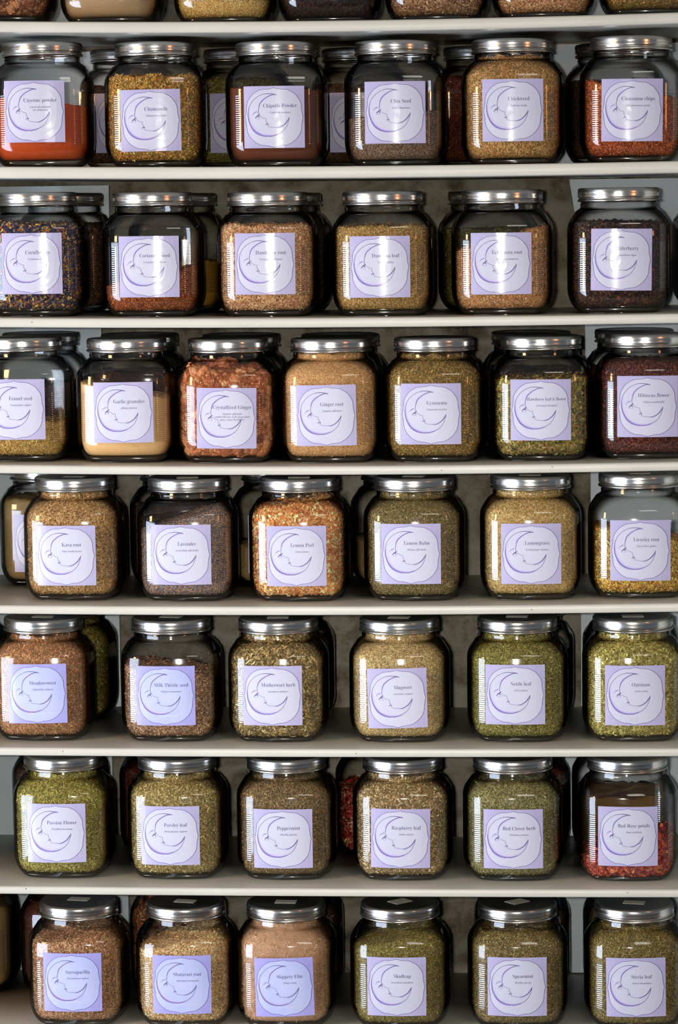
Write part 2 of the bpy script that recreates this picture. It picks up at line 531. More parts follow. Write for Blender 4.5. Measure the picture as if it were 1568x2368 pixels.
def base_art():
    A = Flat()
    n = 12
    b = len(A.V)
    for i in range(n + 1):
        for j in range(3):
            A.V.append((i / n, j / 2, 0))
    for i in range(n):
        for j in range(2):
            a = b + i * 3 + j
            A.F.append((a, a + 3, a + 4, a + 1)); A.M.append(0)
    # scalloped frame
    half = QUARTER + QUARTER2[1:]
    L = np.concatenate([smooth([((x - 15) / 1540, (y - 105) / 1545) for x, y in QUARTER], 3)[:-1], smooth([((x - 15) / 1540, (y - 105) / 1545) for x, y in QUARTER2], 3)])
    cx = (780 - 15) / 1540
    Rr = L[::-1][1:-1].copy(); Rr[:, 0] = 2 * cx - Rr[:, 0]
    A.fan(np.concatenate([L, Rr]), 1, 1)
    for Q in (QUARTER, QUARTER2):
        A.ribbon(Q, [11, 11], 3, 2, sub=4)
        A.ribbon([(1560 - x, y) for x, y in Q], [11, 11], 3, 2, sub=4)
    # washes and shading of the moon
    sh = [(x + 22, y - 6) for x, y in MOON_OUT[7:14]] + [(x + 6, y - 24) for x, y in MOON_OUT[14:20]]
    A.ribbon(sh, [10, 45, 60, 85, 95, 80, 70, 40, 6], 2, 4)
    A.ribbon([(x + 10, y - 2) for x, y in MOON_OUT[8:14]] + [(x + 2, y - 12) for x, y in MOON_OUT[14:19]], [8, 24, 34, 50, 52, 40, 26, 8], 2.5, 3)
    A.ribbon([(700, 345), (600, 385), (500, 440), (425, 530), (392, 620), (382, 690)], [10, 50, 56, 42, 30, 6], 2, 4)
    A.ribbon([(720, 338), (620, 375), (510, 450), (430, 535), (398, 630)], [14, 22, 26, 16], 2.5, 3)
    A.ribbon(MOON_OUT, [20, 18, 11, 11, 12, 15, 17, 15, 14, 14, 13, 11, 9, 11], 3, 2)
    A.ribbon(MOON_IN_TOP, [8, 20, 14, 14, 13, 12, 10], 3, 2)
    A.ribbon(FACE, [8, 8, 8, 9, 8, 8, 9], 3.2, 2, sub=3)
    A.ribbon([(x - 2, y + 6) for x, y in MOON_IN_BOT], [10, 26, 26, 30, 28, 6], 2.5, 3)
    A.ribbon(MOON_IN_BOT, [8, 14, 16, 18, 14, 5], 3, 2)
    # eye, brow, lips
    A.ribbon([(302, 910), (335, 868), (380, 838), (430, 795)], [8, 26, 36, 8], 3.3, 2)
    A.ribbon([(303, 910), (340, 922), (385, 922), (425, 918)], [8, 6, 8], 3.2, 3)
    A.ribbon([(382, 850), (395, 875), (410, 892)], [16, 22, 10], 3.3, 2)
    A.ribbon([(228, 832), (265, 780), (310, 755), (358, 736)], [8, 16, 28, 14], 3, 3)
    A.ribbon([(560, 1078), (590, 1052), (615, 1038)], [8, 22, 10], 3.2, 2)
    A.ribbon([(590, 1056), (620, 1062), (640, 1062)], [8, 12, 6], 3.2, 2)
    return A


BASE_ART = base_art()


def fancy(s, up, lo, special=None):
    special = special or {}
    r = ''
    for c in s:
        if c in special: r += special[c]
        elif 'A' <= c <= 'Z': r += chr(up + ord(c) - 65)
        elif 'a' <= c <= 'z': r += chr(lo + ord(c) - 97)
        else: r += c
    return r


def text_mesh(s, style):
    c = bpy.data.curves.new('lettering', 'FONT')
    if style == 'serif':
        c.body = fancy(s, 0x1D400, 0x1D41A); c.offset = -0.0098
    else:
        c.body = fancy(s, 0x1D434, 0x1D44E, {'h': '\u210e'}); c.offset = 0.003
    c.resolution_u = 3
    o = bpy.data.objects.new('lettering', c)
    COL.objects.link(o)
    bpy.context.view_layer.update()
    me = bpy.data.meshes.new_from_object(o.evaluated_get(bpy.context.evaluated_depsgraph_get()))
    COL.objects.unlink(o); bpy.data.objects.remove(o); bpy.data.curves.remove(c)
    return me


def build_label(title, latin, parent, dx, zc, tilt=0.0, name_part='paper_label'):
    A = Flat(); A.V = list(BASE_ART.V); A.F = list(BASE_ART.F); A.M = list(BASE_ART.M)
    tx = 0.597

    def put(s, style, size_mm, vbase, mat, maxw, sxf=1.0, layer=3.5):
        me = text_mesh(s, style)
        if len(me.vertices) == 0:
            return
        xs = [v.co.x for v in me.vertices]
        w = (max(xs) - min(xs)) * size_mm * sxf
        k = min(1.0, maxw / w)
        sx = size_mm * sxf * k / (LW * 1000); s_y = size_mm * k / (LH * 1000)
        A.tri_mesh(me, tx - (max(xs) + min(xs)) / 2 * sx, vbase, sx, s_y, layer, mat)
        bpy.data.meshes.remove(me)
    if title:
        put(title, 'serif', 7.7, 0.346, 5, 55.0, 0.86)
        for i, ln in enumerate(latin):
            put(ln, 'italic', 3.7, 0.440 + 0.048 * i, 5, 50.0)
        put('Sacred Moon Herbs', 'serif', 4.6, 0.850, 6, 42.0, 0.9)
    V = []
    ct, st = math.cos(tilt), math.sin(tilt)
    for u, v, layer in A.V:
        x = (u - 0.5) * LW; z = (0.5 - v) * LH
        x, z = x * ct - z * st, x * st + z * ct
        x += dx; z += zc
        V.append((x, front_y(x) - 0.00035 - layer * 0.00006, z))
    return mesh_obj(name_part, V, A.F, [M_LAV_B if title in BLUE_PRINT else M_LAV, M_INNER_B if title in BLUE_PRINT else M_INNER, M_INK, M_SHADE, M_WASH, M_TEXT, M_FAINT], parent, A.M, smooth=False)


# --- contents --------------------------------------------------------
T_IN = 0.0068
TONE = np.array([1.66, 1.53, 1.34])


def build_contents(kind, zl, zr, parent, seed):
    """zl, zr: fill height at the jar's left and right side"""
    K = HERBS[kind]
    rng = np.random.default_rng(seed)
    pal = np.array([srgb(c) for c in K['pal']]) * K.get('gain', 1.0)
    pal = np.clip(pal * TONE, 0, 0.92)
    fine = K.get('size', (0.0012, 0.0006))
    rough = K.get('rough', 0.0025)
    ph = rng.uniform(0, 6.28, 6)

    def H(x, y):
        t = x / (2 * HW) + 0.5
        base = zl + (zr - zl) * t + K.get('mound', 0.0) * (1 - (x * x + y * y) / HW ** 2)
        base = base + rough * (np.sin(x * 120 + ph[0]) * np.sin(y * 95 + ph[1]) + 0.6 * np.sin(x * 260 + ph[2]) * np.cos(y * 230 + ph[3]) + .4 * np.sin(x * 610 + ph[4]))
        return np.minimum(base, 0.1560)
    nz = 46
    z0 = 0.0098
    V = []
    lim = SEC0 * 0.9
    Hs = H(lim[:, 0], lim[:, 1])
    grid_t = np.linspace(0, 1, nz)
    ringcache = {}

    def ringpt(z, j):
        key = round(z * 4000)
        if key not in ringcache:
            ringcache[key] = jar_ring(key / 4000, T_IN)
        return ringcache[key][j]
    P = np.zeros((nz, NS, 3))
    for i, t in enumerate(grid_t):
        for j in range(NS):
            z = z0 + t * (Hs[j] - z0)
            ins = 0.003 * max(0.0, 1 - (z - z0) / 0.006) ** 2
            x, y = ringpt(z, j)
            f = 1 - ins / 0.07
            P[i, j] = (x * f, y * f, z)
    lump = K.get('lump', 0.0)
    if lump:
        for i in range(nz):
            for j in range(NS):
                x, y, z = P[i, j]
                d = lump * (0.5 + 0.5 * math.sin(x * 210 + ph[0] + 2 * math.sin(z * 150)) * math.sin(z * 190 + ph[1] + 2 * math.sin(y * 160 + x * 90)))
                P[i, j, 0] -= SECN[j, 0] * d; P[i, j, 1] -= SECN[j, 1] * d
    V = P.reshape(-1, 3).tolist()
    F = []
    for i in range(nz - 1):
        for j in range(NS):
            a = i * NS + j; b = i * NS + (j + 1) % NS
            F.append((a, a + NS, b + NS, b))
    F.append(tuple(range(NS)))
    last = (nz - 1) * NS
    prev = last
    rim = P[-1]
    for r in (0.8, 0.6, 0.4, 0.2):
        b0 = len(V)
        for j in range(NS):
            x, y = rim[j, 0] * r, rim[j, 1] * r
            V.append((x, y, float(H(x, y))))
        for j in range(NS):
            F.append((prev + j, b0 + j, b0 + (j + 1) % NS, prev + (j + 1) % NS))
        prev = b0
    V.append((0, 0, float(H(0, 0)))); c = len(V) - 1
    for j in range(NS):
        F.append((prev + j, c, prev + (j + 1) % NS))
    nbase = len(V); nbf = len(F)
    # loose flakes and chips lying against the glass and on the top surface
    n = K.get('n', 5000)
    cols = [(0.5, 0.5, 0.5)] * nbase
    if n:
        ntop = int(n * 0.12) if min(zl, zr) < 0.150 else 0
        js = rng.integers(0, NS, n * 3)
        js = js[SECN[js, 1] < 0.35][:n - ntop]
        m = len(js)
        ts = rng.uniform(0.0, 1.0, m)
        fr = rng.uniform(0, 1, m)
        ii = np.clip((ts * (nz - 1)).astype(int), 0, nz - 2); ft = ts * (nz - 1) - ii
        j2 = (js + 1) % NS
        A0 = P[ii, js] * (1 - fr)[:, None] + P[ii, j2] * fr[:, None]
        A1 = P[ii + 1, js] * (1 - fr)[:, None] + P[ii + 1, j2] * fr[:, None]
        C = A0 * (1 - ft)[:, None] + A1 * ft[:, None]
        up = A1 - A0; up /= np.linalg.norm(up, axis=1)[:, None] + 1e-9
        al = P[ii, j2] - P[ii, js]; al /= np.linalg.norm(al, axis=1)[:, None] + 1e-9
        nr = np.cross(al, up)
        sgn = np.sign((nr[:, :2] * SECN[js]).sum(1)); sgn[sgn == 0] = 1
        nr *= sgn[:, None]
        if ntop:
            x = rng.uniform(-0.058, 0.058, ntop); y = rng.uniform(-0.058, 0.058, ntop)
            Ct = np.stack([x, y, H(x, y)], 1)
            C = np.concatenate([C, Ct])
            al = np.concatenate([al, np.tile([1., 0, 0], (ntop, 1))])
            up = np.concatenate([up, np.tile([0, 1., 0], (ntop, 1))])
            nr = np.concatenate([nr, np.tile([0, 0, 1.], (ntop, 1))])
        m = len(C)
        a = rng.uniform(0, math.pi, m)
        if K.get('vert'): a = rng.normal(math.pi / 2, 0.5, m)
        L = np.cos(a)[:, None] * al + np.sin(a)[:, None] * up
        Wd = -np.sin(a)[:, None] * al + np.cos(a)[:, None] * up
        til = rng.normal(0, K.get('tilt', 0.30), m)[:, None]; til2 = rng.normal(0, K.get('tilt', 0.30) * 1.3, m)[:, None]
        L = L + nr * til; Wd = Wd + nr * til2
        sc_ = rng.lognormal(0, 0.34, m)
        hl = np.clip(fine[0] * sc_, 0, fine[0] * 1.9)[:, None]; hw = np.clip(fine[1] * rng.lognormal(0, 0.3, m), 0, fine[1] * 2)[:, None]
        C = C + nr * rng.uniform(0.0002, K.get('lift', 0.0014), m)[:, None]
        tp = rng.uniform(0.25, 1.0, (m, 1)); tq = rng.uniform(0.4, 1.0, (m, 1))
        bend = nr * rng.uniform(-0.25, 0.45, (m, 1)) * hw
        q = np.stack([C - L * hl - Wd * hw * tp, C - L * hl + Wd * hw * tp, C + bend + Wd * hw, C + L * hl + Wd * hw * tq, C + L * hl - Wd * hw * tq, C + bend - Wd * hw], 1)
        # keep every chip inside the glass
        qf = q.reshape(-1, 3)
        ins_z = np.interp(qf[:, 2], PZ, PI_)
        dd = qf[:, :2] @ SECN.T - (SEC0 * SECN).sum(1)[None, :] + 0.0018
        am = dd.argmax(1); over = np.maximum(dd[np.arange(len(qf)), am] + ins_z, 0)
        qf[:, :2] -= SECN[am] * over[:, None]
        rr_ = np.linalg.norm(qf[:, :2], axis=1); neck = qf[:, 2] > 0.1440
        lim_r = np.where(neck, 0.0515, 1.0)
        qf[:, :2] *= np.minimum(1, lim_r / np.maximum(rr_, 1e-6))[:, None]
        qf[:, 2] = np.clip(qf[:, 2], 0.0075, 0.1565)
        q = qf.reshape(-1, 6, 3)
        nchunk = K.get('chunks', 0)
        w = np.array(K.get('w', [1] * len(pal)), float); w /= w.sum()
        ci = rng.choice(len(pal), m, p=w)
        cc = pal[ci] * rng.uniform(0.50, 1.55, (m, 1))
        cc = np.clip(cc, 0, .95)
        V += q.reshape(-1, 3).tolist()
        for i in range(m):
            b = nbase + i * 6
            F.append((b, b + 1, b + 2, b + 5)); F.append((b + 5, b + 2, b + 3, b + 4))
        cols = np.concatenate([np.full((nbase, 3), .5), np.repeat(cc, 6, axis=0)])
    if K.get('chunks'):
        add_chunks(K, P, nz, rng, V, F, cols, pal, zl, zr, H)
        cols = np.array(CH_COLS[0])
    me = bpy.data.meshes.new('contents')
    me.from_pydata(V, [], F)
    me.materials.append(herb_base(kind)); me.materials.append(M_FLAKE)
    mi = np.zeros(len(F), dtype=np.int32); mi[nbf:] = 1
    me.polygons.foreach_set('material_index', mi)
    smf = np.zeros(len(F), dtype=bool); smf[:nbf] = True
    me.polygons.foreach_set('use_smooth', smf)
    if n:
        at = me.color_attributes.new('Col', 'FLOAT_COLOR', 'POINT')
        buf = np.ones((len(V), 4), dtype=np.float32); buf[:, :3] = cols
        at.data.foreach_set('color', buf.ravel())
    me.update()
    return link('contents', me, parent)


CH_COLS = [None]


def add_chunks(K, P, nz, rng, V, F, cols, pal, zl, zr, H):
    """irregular lumps pressed against the glass and heaped on top"""
    C = [tuple(c) for c in cols]
    rad = K['chunk_r']
    for q_ in range(K['chunks']):
        if q_ % 6 == 0 and min(zl, zr) < .15:
            x, y = rng.uniform(-.045, .045, 2); c = np.array([x, y, min(float(H(x, y)), .148)])
        else:
            j = rng.integers(0, NS)
            while SECN[j, 1] > 0.4: j = rng.integers(0, NS)
            i = rng.integers(1, nz)
            c = P[i, j].copy(); c[:2] *= 1 - (rad * .55) / max(1e-6, np.linalg.norm(c[:2]))
            c[2] = max(c[2], rad * .6 + .008)
        ax = rng.normal(0, 1, (3, 3)); Q, _ = np.linalg.qr(ax)
        sc = rad * rng.uniform(.55, 1.15, 3)
        b = len(V)
        pts = []
        m_ = 4
        for face in range(6):
            a_, s_ = face // 2, 1 if face % 2 else -1
            for u in range(m_ + 1):
                for v in range(m_ + 1):
                    p = np.zeros(3); p[a_] = s_; p[(a_ + 1) % 3] = -1 + 2 * u / m_; p[(a_ + 2) % 3] = -1 + 2 * v / m_
                    nn = np.linalg.norm(p); p = p * (0.45 + 0.55 / nn)
                    p = p * (1 + .13 * math.sin(5 * p[0] + q_) * math.sin(6 * p[1] + 2 * q_) + .10 * math.sin(7 * p[2] + q_))
                    pts.append(c + Q @ (p * sc))
            for u in range(m_):
                for v in range(m_):
                    k0 = b + face * (m_ + 1) ** 2 + u * (m_ + 1) + v
                    F.append((k0, k0 + 1, k0 + m_ + 2, k0 + m_ + 1))
        pts = np.array(pts)
        ins_z = np.interp(pts[:, 2], PZ, PI_)
        dd = pts[:, :2] @ SECN.T - (SEC0 * SECN).sum(1)[None, :] + 0.0018
        am = dd.argmax(1); over = np.maximum(dd[np.arange(len(pts)), am] + ins_z, 0)
        pts[:, :2] -= SECN[am] * over[:, None]
        rr_ = np.linalg.norm(pts[:, :2], axis=1)
        lim_r = np.where(pts[:, 2] > .144, .0515, 1.0)
        pts[:, :2] *= np.minimum(1, lim_r / np.maximum(rr_, 1e-6))[:, None]
        pts[:, 2] = np.clip(pts[:, 2], .0075, .155)
        V += pts.tolist()
        base = pal[rng.integers(0, len(pal))] * rng.uniform(.75, 1.15)
        sug = rng.uniform(0, 1, len(pts)) < K.get('sugar', 0)
        for t_ in sug:
            C.append(tuple(np.clip(base * (1.7 if t_ else 1.0) + (.10 if t_ else 0), 0, .9)))
    CH_COLS[0] = C


_hm = {}


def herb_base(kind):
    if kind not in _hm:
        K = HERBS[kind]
        pal = [tuple(min(0.9, v * K.get('gain', 1.0) * 0.78 * t) for v, t in zip(srgb(c), TONE)) for c in K['pal']]  # base palette darkened: shade between the flakes painted into the colour
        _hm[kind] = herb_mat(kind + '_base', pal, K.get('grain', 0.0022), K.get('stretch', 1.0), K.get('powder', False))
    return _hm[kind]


G = 1.0
LEAF = dict(size=(0.00120, 0.00047), n=9425, grain=0.0019)
FINE = dict(size=(0.00064, 0.00032), n=7250, grain=0.0013)
HERBS = {
    'cayenne': dict(gain=0.6, pal=[(196, 70, 14), (222, 92, 28), (206, 78, 20)], powder=True, n=0, rough=0.001),
    'chamomile': dict(pal=[(190, 142, 54), (148, 108, 38), (104, 82, 32), (206, 170, 102), (168, 110, 42), (100, 90, 38)], size=(0.00128, 0.00065), n=7975, grain=.0026),
    'chipotle': dict(gain=0.75, pal=[(88, 44, 26), (110, 58, 36), (98, 50, 30)], powder=True, n=0, rough=.001),
    'chia': dict(pal=[(116, 96, 82), (84, 68, 58), (150, 128, 110), (98, 82, 72)], **FINE),
    'chickweed': dict(pal=[(186, 142, 88), (140, 116, 60), (206, 170, 122), (120, 98, 52), (170, 120, 70)], size=(0.00112, 0.00036), n=8700, grain=.0018, stretch=.6),
    'cinnamon': dict(gain=0.85, pal=[(186, 92, 44), (150, 70, 32), (206, 120, 66), (120, 54, 26)], size=(0.00120, 0.00050), n=7975, grain=.0020),
    'cornflower': dict(pal=[(38, 38, 74), (28, 27, 48), (56, 58, 100), (164, 138, 72), (146, 90, 50), (104, 90, 76)], w=[3, 3, 2, 1.6, 1.2, 1], size=(0.00224, 0.00101), n=4640, grain=.0035, lift=.002),
    'coriander': dict(gain=0.9, pal=[(150, 78, 34), (118, 60, 26), (176, 102, 52), (96, 48, 24)], size=(0.00080, 0.00058), n=8700, grain=.0022),
    'dandelion': dict(pal=[(196, 150, 112), (170, 122, 86), (216, 178, 140), (140, 100, 70)], size=(0.00104, 0.00058), n=8700, grain=.0024),
    'damiana': dict(pal=[(164, 136, 80), (124, 110, 58), (186, 156, 104), (140, 104, 60)], size=(0.00104, 0.00043), n=8700, grain=.0019),
    'echinacea': dict(pal=[(190, 138, 94), (160, 112, 74), (206, 162, 118), (128, 100, 66)], size=(0.00104, 0.00043), n=8700, grain=.0018),
    'elderberry': dict(pal=[(40, 26, 24), (26, 18, 18), (66, 40, 28), (104, 62, 36)], w=[4, 4, 2, .5], size=(0.00128, 0.00094), n=6525, grain=.0036),
    'fennel': dict(pal=[(172, 144, 76), (136, 118, 58), (196, 166, 104), (152, 112, 60)], size=(0.00176, 0.00043), n=7250, grain=.0022),
    'garlic': dict(gain=0.84, pal=[(226, 184, 126), (236, 198, 144), (218, 174, 114)], powder=True, n=0, rough=.0012),
    'candied': dict(pal=[(170, 106, 66), (150, 86, 50), (188, 132, 92), (132, 76, 44)], size=(.0011, .0008), n=1400, grain=.004, rough=.005, chunks=230, chunk_r=.0085, sugar=.22, lift=.002),
    'ginger': dict(pal=[(192, 150, 102), (206, 168, 122), (176, 132, 86)], size=(0.00080, 0.00050), n=3770, grain=.0016),
    'gymnema': dict(pal=[(136, 112, 54), (104, 94, 40), (168, 138, 82), (120, 82, 44), (92, 84, 40)], **LEAF),
    'hawthorn': dict(pal=[(132, 124, 62), (102, 100, 48), (156, 146, 92), (82, 76, 38), (150, 96, 58)], w=[3, 3, 2, 2, .8], size=(0.00208, 0.00130), n=5220, grain=.0036, lift=.002),
    'hibiscus': dict(gain=0.9, pal=[(70, 34, 32), (52, 24, 26), (98, 52, 40), (130, 72, 50)], w=[4, 4, 2, .8], size=(0.00144, 0.00072), n=6960, grain=.0026),
    'kava': dict(pal=[(176, 140, 92), (148, 114, 68), (200, 166, 118), (116, 90, 54)], size=(0.00192, 0.00029), n=9425, grain=.0020),
    'lavender': dict(gain=1.15, pal=[(112, 106, 118), (88, 84, 92), (142, 122, 108), (150, 116, 80), (76, 72, 84)], size=(0.00096, 0.00043), n=9425, grain=.0018),
    'lemon_peel': dict(gain=0.78, pal=[(214, 150, 88), (232, 182, 124), (190, 112, 60), (240, 204, 150), (204, 132, 76)], size=(0.00224, 0.00122), n=5510, grain=.0036, lift=.002),
    'lemon_balm': dict(pal=[(112, 100, 62), (86, 78, 46), (142, 124, 84), (102, 96, 60)], **LEAF),
    'lemongrass': dict(pal=[(188, 158, 106), (162, 138, 82), (206, 180, 132), (140, 122, 72)], size=(0.00176, 0.00029), n=9425, grain=.0018),
    'licorice': dict(pal=[(206, 160, 66), (172, 126, 46), (226, 188, 104), (120, 76, 34)], size=(0.00192, 0.00065), n=7250, grain=.0026),
    'meadowsweet': dict(pal=[(162, 112, 76), (132, 90, 60), (188, 144, 104), (122, 100, 66)], size=(0.00160, 0.00043), n=8700, grain=.0022),
    'milk_thistle': dict(pal=[(124, 92, 70), (96, 70, 52), (176, 146, 114), (146, 116, 88)], size=(0.00144, 0.00065), n=7975, grain=.0026),
    'motherwort': dict(pal=[(128, 112, 68), (96, 84, 50), (196, 174, 130), (78, 66, 42), (150, 130, 82)], w=[3, 3, 1.4, 2, 2], size=(0.00288, 0.00072), n=6525, grain=.0030, lift=.0025),
    'mugwort': dict(pal=[(182, 160, 112), (154, 136, 90), (202, 184, 140), (132, 112, 76)], size=(0.00144, 0.00029), n=9425, grain=.0016),
    'nettle': dict(pal=[(126, 124, 58), (98, 98, 42), (152, 146, 84), (84, 80, 38)], **LEAF),
    'oatstraw': dict(pal=[(158, 152, 82), (130, 124, 62), (182, 174, 110), (110, 102, 54)], size=(0.00192, 0.00079), n=7975, grain=.0030),
    'passion': dict(pal=[(144, 140, 64), (114, 114, 48), (168, 158, 90), (96, 92, 42)], size=(0.00208, 0.00043), n=8700, grain=.0024),
    'parsley': dict(pal=[(152, 138, 88), (122, 112, 62), (178, 162, 112), (108, 94, 56)], size=(0.00128, 0.00058), n=8700, grain=.0022),
    'peppermint': dict(pal=[(116, 98, 66), (90, 78, 48), (142, 120, 84), (80, 66, 44)], **LEAF),
    'raspberry': dict(pal=[(154, 130, 92), (124, 106, 70), (186, 168, 134), (112, 88, 58), (104, 100, 62)], size=(0.00144, 0.00072), n=8700, grain=.0024),
    'red_clover': dict(pal=[(126, 126, 82), (100, 102, 60), (150, 146, 102), (92, 86, 56)], size=(0.00112, 0.00043), n=8700, grain=.0020),
    'rose': dict(gain=0.85, pal=[(170, 62, 52), (128, 34, 44), (206, 116, 72), (104, 30, 46), (190, 84, 60)], size=(0.00288, 0.00187), n=3770, grain=.0050, lift=.0025, tilt=.5),
    'sarsaparilla': dict(pal=[(168, 126, 92), (140, 102, 72), (196, 160, 124), (120, 86, 58)], size=(0.00144, 0.00043), n=8700, grain=.0022),
    'shatavari': dict(gain=0.85, pal=[(216, 184, 134), (190, 154, 104), (232, 206, 162), (170, 132, 84)], size=(0.00112, 0.00065), n=7250, grain=.0024),
    'slippery_elm': dict(gain=0.66, pal=[(206, 166, 132), (216, 178, 146), (186, 146, 112)], size=(0.00240, 0.00029), n=5075, grain=.0040, powder=True, lump=.0025),
    'skullcap': dict(pal=[(118, 112, 52), (92, 88, 40), (146, 136, 76), (104, 90, 48)], **LEAF),
    'spearmint': dict(pal=[(120, 106, 64), (94, 84, 46), (148, 130, 86), (84, 78, 44)], **LEAF),
    'stevia': dict(pal=[(122, 108, 58), (96, 88, 46), (148, 132, 78), (84, 76, 42)], **LEAF),
    'dark_brown': dict(pal=[(62, 42, 28), (44, 30, 22), (84, 58, 38)], size=(0.00128, 0.00058), n=2175, grain=.0024),
    'dark_red': dict(gain=0.5, pal=[(96, 40, 22), (70, 28, 18), (120, 58, 32)], size=(0.00128, 0.00058), n=2175, grain=.0024),
    'olive': dict(pal=[(96, 92, 40), (74, 70, 32), (124, 116, 60)], size=(0.00128, 0.00058), n=2175, grain=.0024),
    'tan_powder': dict(gain=0.7, pal=[(150, 128, 84), (164, 142, 98)], powder=True, n=0),
    'amber': dict(gain=0.7, pal=[(140, 104, 34), (154, 118, 44)], powder=True, n=0),
    'rosehip': dict(gain=0.65, pal=[(150, 24, 20), (110, 16, 16), (176, 60, 40), (190, 176, 140)], size=(0.00192, 0.00130), n=3625, grain=.0045),
    'pine_chunks': dict(pal=[(128, 80, 50), (96, 58, 36), (166, 122, 88)], size=(.002, .0012), n=1200, grain=.005, chunks=150, chunk_r=.008, sugar=.05),
    'cream_powder': dict(gain=0.6, pal=[(206, 178, 140), (214, 188, 150)], powder=True, n=0),
    'yellow_grain': dict(pal=[(206, 172, 104), (184, 146, 84), (220, 192, 130)], size=(0.00080, 0.00058), n=5800, grain=.0018),
    'black_tea': dict(pal=[(38, 26, 24), (26, 18, 18), (60, 38, 32)], size=(0.00128, 0.00058), n=4350, grain=.0026),
}

# ------------------------------------------------------------------ the setting
# shelf boards: height of the top at the left, middle and right of the frame (they sag), thickness
SHELVES = [(0.6910, 0.6840, 0.6876, .0155), (0.4895, 0.4838, 0.4848, .0165), (0.2778, 0.2731, 0.2744, .0135), (0.0699, 0.0648, 0.0677, .0125),
           (-0.1310, -0.1346, -0.1315, .0125), (-0.3366, -0.3393, -0.3384, .0118), (-0.5393, -0.5418, -0.5419, .0115), (-0.7560, -0.7575, -0.7570, .0118)]
DEPTH = 0.344
XL, XR = -0.698, 0.698


def shelf_z(k, x):
    a, b, c, _ = SHELVES[k]
    t = max(-1.25, min(1.25, x / 0.48))
    return b + (c - a) / 2 * t + ((a + c) / 2 - b) * t * t


SHELF_LABELS = ['topmost white shelf board, seen from below, under the cut-off jar bottoms', 'white shelf board under the cayenne, chamomile and chia jars',
                'white shelf board under the cornflower, coriander and elderberry jars', 'white shelf board under the fennel, ginger and hibiscus jars',
                'white shelf board under the kava, lavender and licorice jars', 'white shelf board under the meadowsweet, mugwort and oatstraw jars',
                'white shelf board under the passion flower, peppermint and rose petal jars', 'lowest white shelf board under the sarsaparilla and skullcap jars']
for k, (a, b, c, th) in enumerate(SHELVES):
    prof = [(DEPTH, 0), (0.06, 0), (0.004, 0), (0.0012, -0.0006), (0.0, -0.0028), (0.0, -th + 0.0025), (0.0010, -th + 0.0006), (0.004, -th), (0.06, -th), (DEPTH, -th)]
    nx = 48; V = []; F = []
    n = len(prof)
    for i in range(nx + 1):
        x = XL + (XR - XL) * i / nx
        z = shelf_z(k, x)
        V += [(x, y, z + dz) for y, dz in prof]
    for i in range(nx):
        for j in range(n):
            q = (j + 1) % n
            F.append((i * n + j, i * n + q, (i + 1) * n + q, (i + 1) * n + j))
    F.append(tuple(range(n))[::-1]); F.append(tuple(nx * n + j for j in range(n)))
    o = mesh_obj('shelf_board', V, F, [M_SHELF])
    me = o.data
    tag(o, SHELF_LABELS[k], 'shelf', 'white shelf boards')
    # dark nail heads in the front edge
    for nx_, dz in {2: [(-0.43, .006)], 3: [(0.145, .007), (0.30, .004)], 4: [(0.27, .006)], 5: [(-0.40, .005), (0.02, .006)], 6: [(-0.458, .003), (0.404, .004)]}.get(k, []):
        r = 0.0010; zc = shelf_z(k, nx_) - dz
        NV = [(nx_ + r * math.cos(t * math.pi / 4), 0.0002, zc + r * .8 * math.sin(t * math.pi / 4)) for t in range(8)] + \
             [(nx_ + .8 * r * math.cos(t * math.pi / 4), -0.0003, zc + .64 * r * math.sin(t * math.pi / 4)) for t in range(8)]
        NF = [(t, (t + 1) % 8, 8 + (t + 1) % 8, 8 + t) for t in range(8)] + [tuple(range(8, 16))]
        if 'M_NAIL' not in globals():
            M_NAIL = plain('dark_nail_head', srgb((96, 84, 72)), 0.6)
        mesh_obj('nail_head', NV, NF, [M_NAIL], o, smooth=False)


def box(name, x0, x1, y0, y1, z0, z1, mat, parent=None, dx_bottom=0.0):
    V = [(x0 + dx_bottom, y0, z0), (x1, y0, z0), (x1, y1, z0), (x0 + dx_bottom, y1, z0), (x0, y0, z1), (x1, y0, z1), (x1, y1, z1), (x0, y1, z1)]
    F = [(0, 1, 5, 4), (1, 2, 6, 5), (2, 3, 7, 6), (3, 0, 4, 7), (4, 5, 6, 7), (3, 2, 1, 0)]
    return mesh_obj(name, V, F, [mat], parent, smooth=False)


# rough stone wall behind (gridded, gently uneven)
nxg, nzg = 90, 110
V, F = [], []
for i in range(nxg + 1):
    for j in range(nzg + 1):
        x = XL + (XR - XL) * i / nxg; z = -1.35 + 2.6 * j / nzg
        d = 0.003 * math.sin(x * 23 + 1.3 * math.sin(z * 17)) * math.sin(z * 31 + 2 * math.sin(x * 13)) + 0.0016 * math.sin(x * 71 + z * 40) * math.cos(z * 83 - x * 31)
        V.append((x, DEPTH + 0.013 + d + .0045, z))
for i in range(nxg):
    for j in range(nzg):
        a = i * (nzg + 1) + j
        F.append((a, a + nzg + 1, a + nzg + 2, a + 1))
tag(mesh_obj('wall_back', V, F, [stone_mat()]), kind='structure')

PANELS = {0: (-.36, .31, 0), 1: (-.3505, .304, 0), 2: (-.3657, .3323, .03), 3: (-.3817, .3551, .002), 4: (-.3695, .363, 0), 5: (-.3626, .3479, 0), 6: (-.3785, .3273, -.012), 7: (-.3575, .3104, -.004)}
tn = 1
for k, (xl, xr, dxb) in PANELS.items():
    top = SHELVES[k - 1][1] - SHELVES[k - 1][3] - .002 if k else 0.90
    bot = SHELVES[k][1] + .0015
    y0, y1 = DEPTH - 0.0, DEPTH + 0.010
    for (xa, xb, d) in ((XL, xl, 0), (xr, XR, dxb)):
        tag(box('trim_%d' % tn, xa, xb, DEPTH - .004, DEPTH + .008, bot + .001, top, M_PANEL, None, d), kind='structure')
        tn += 1

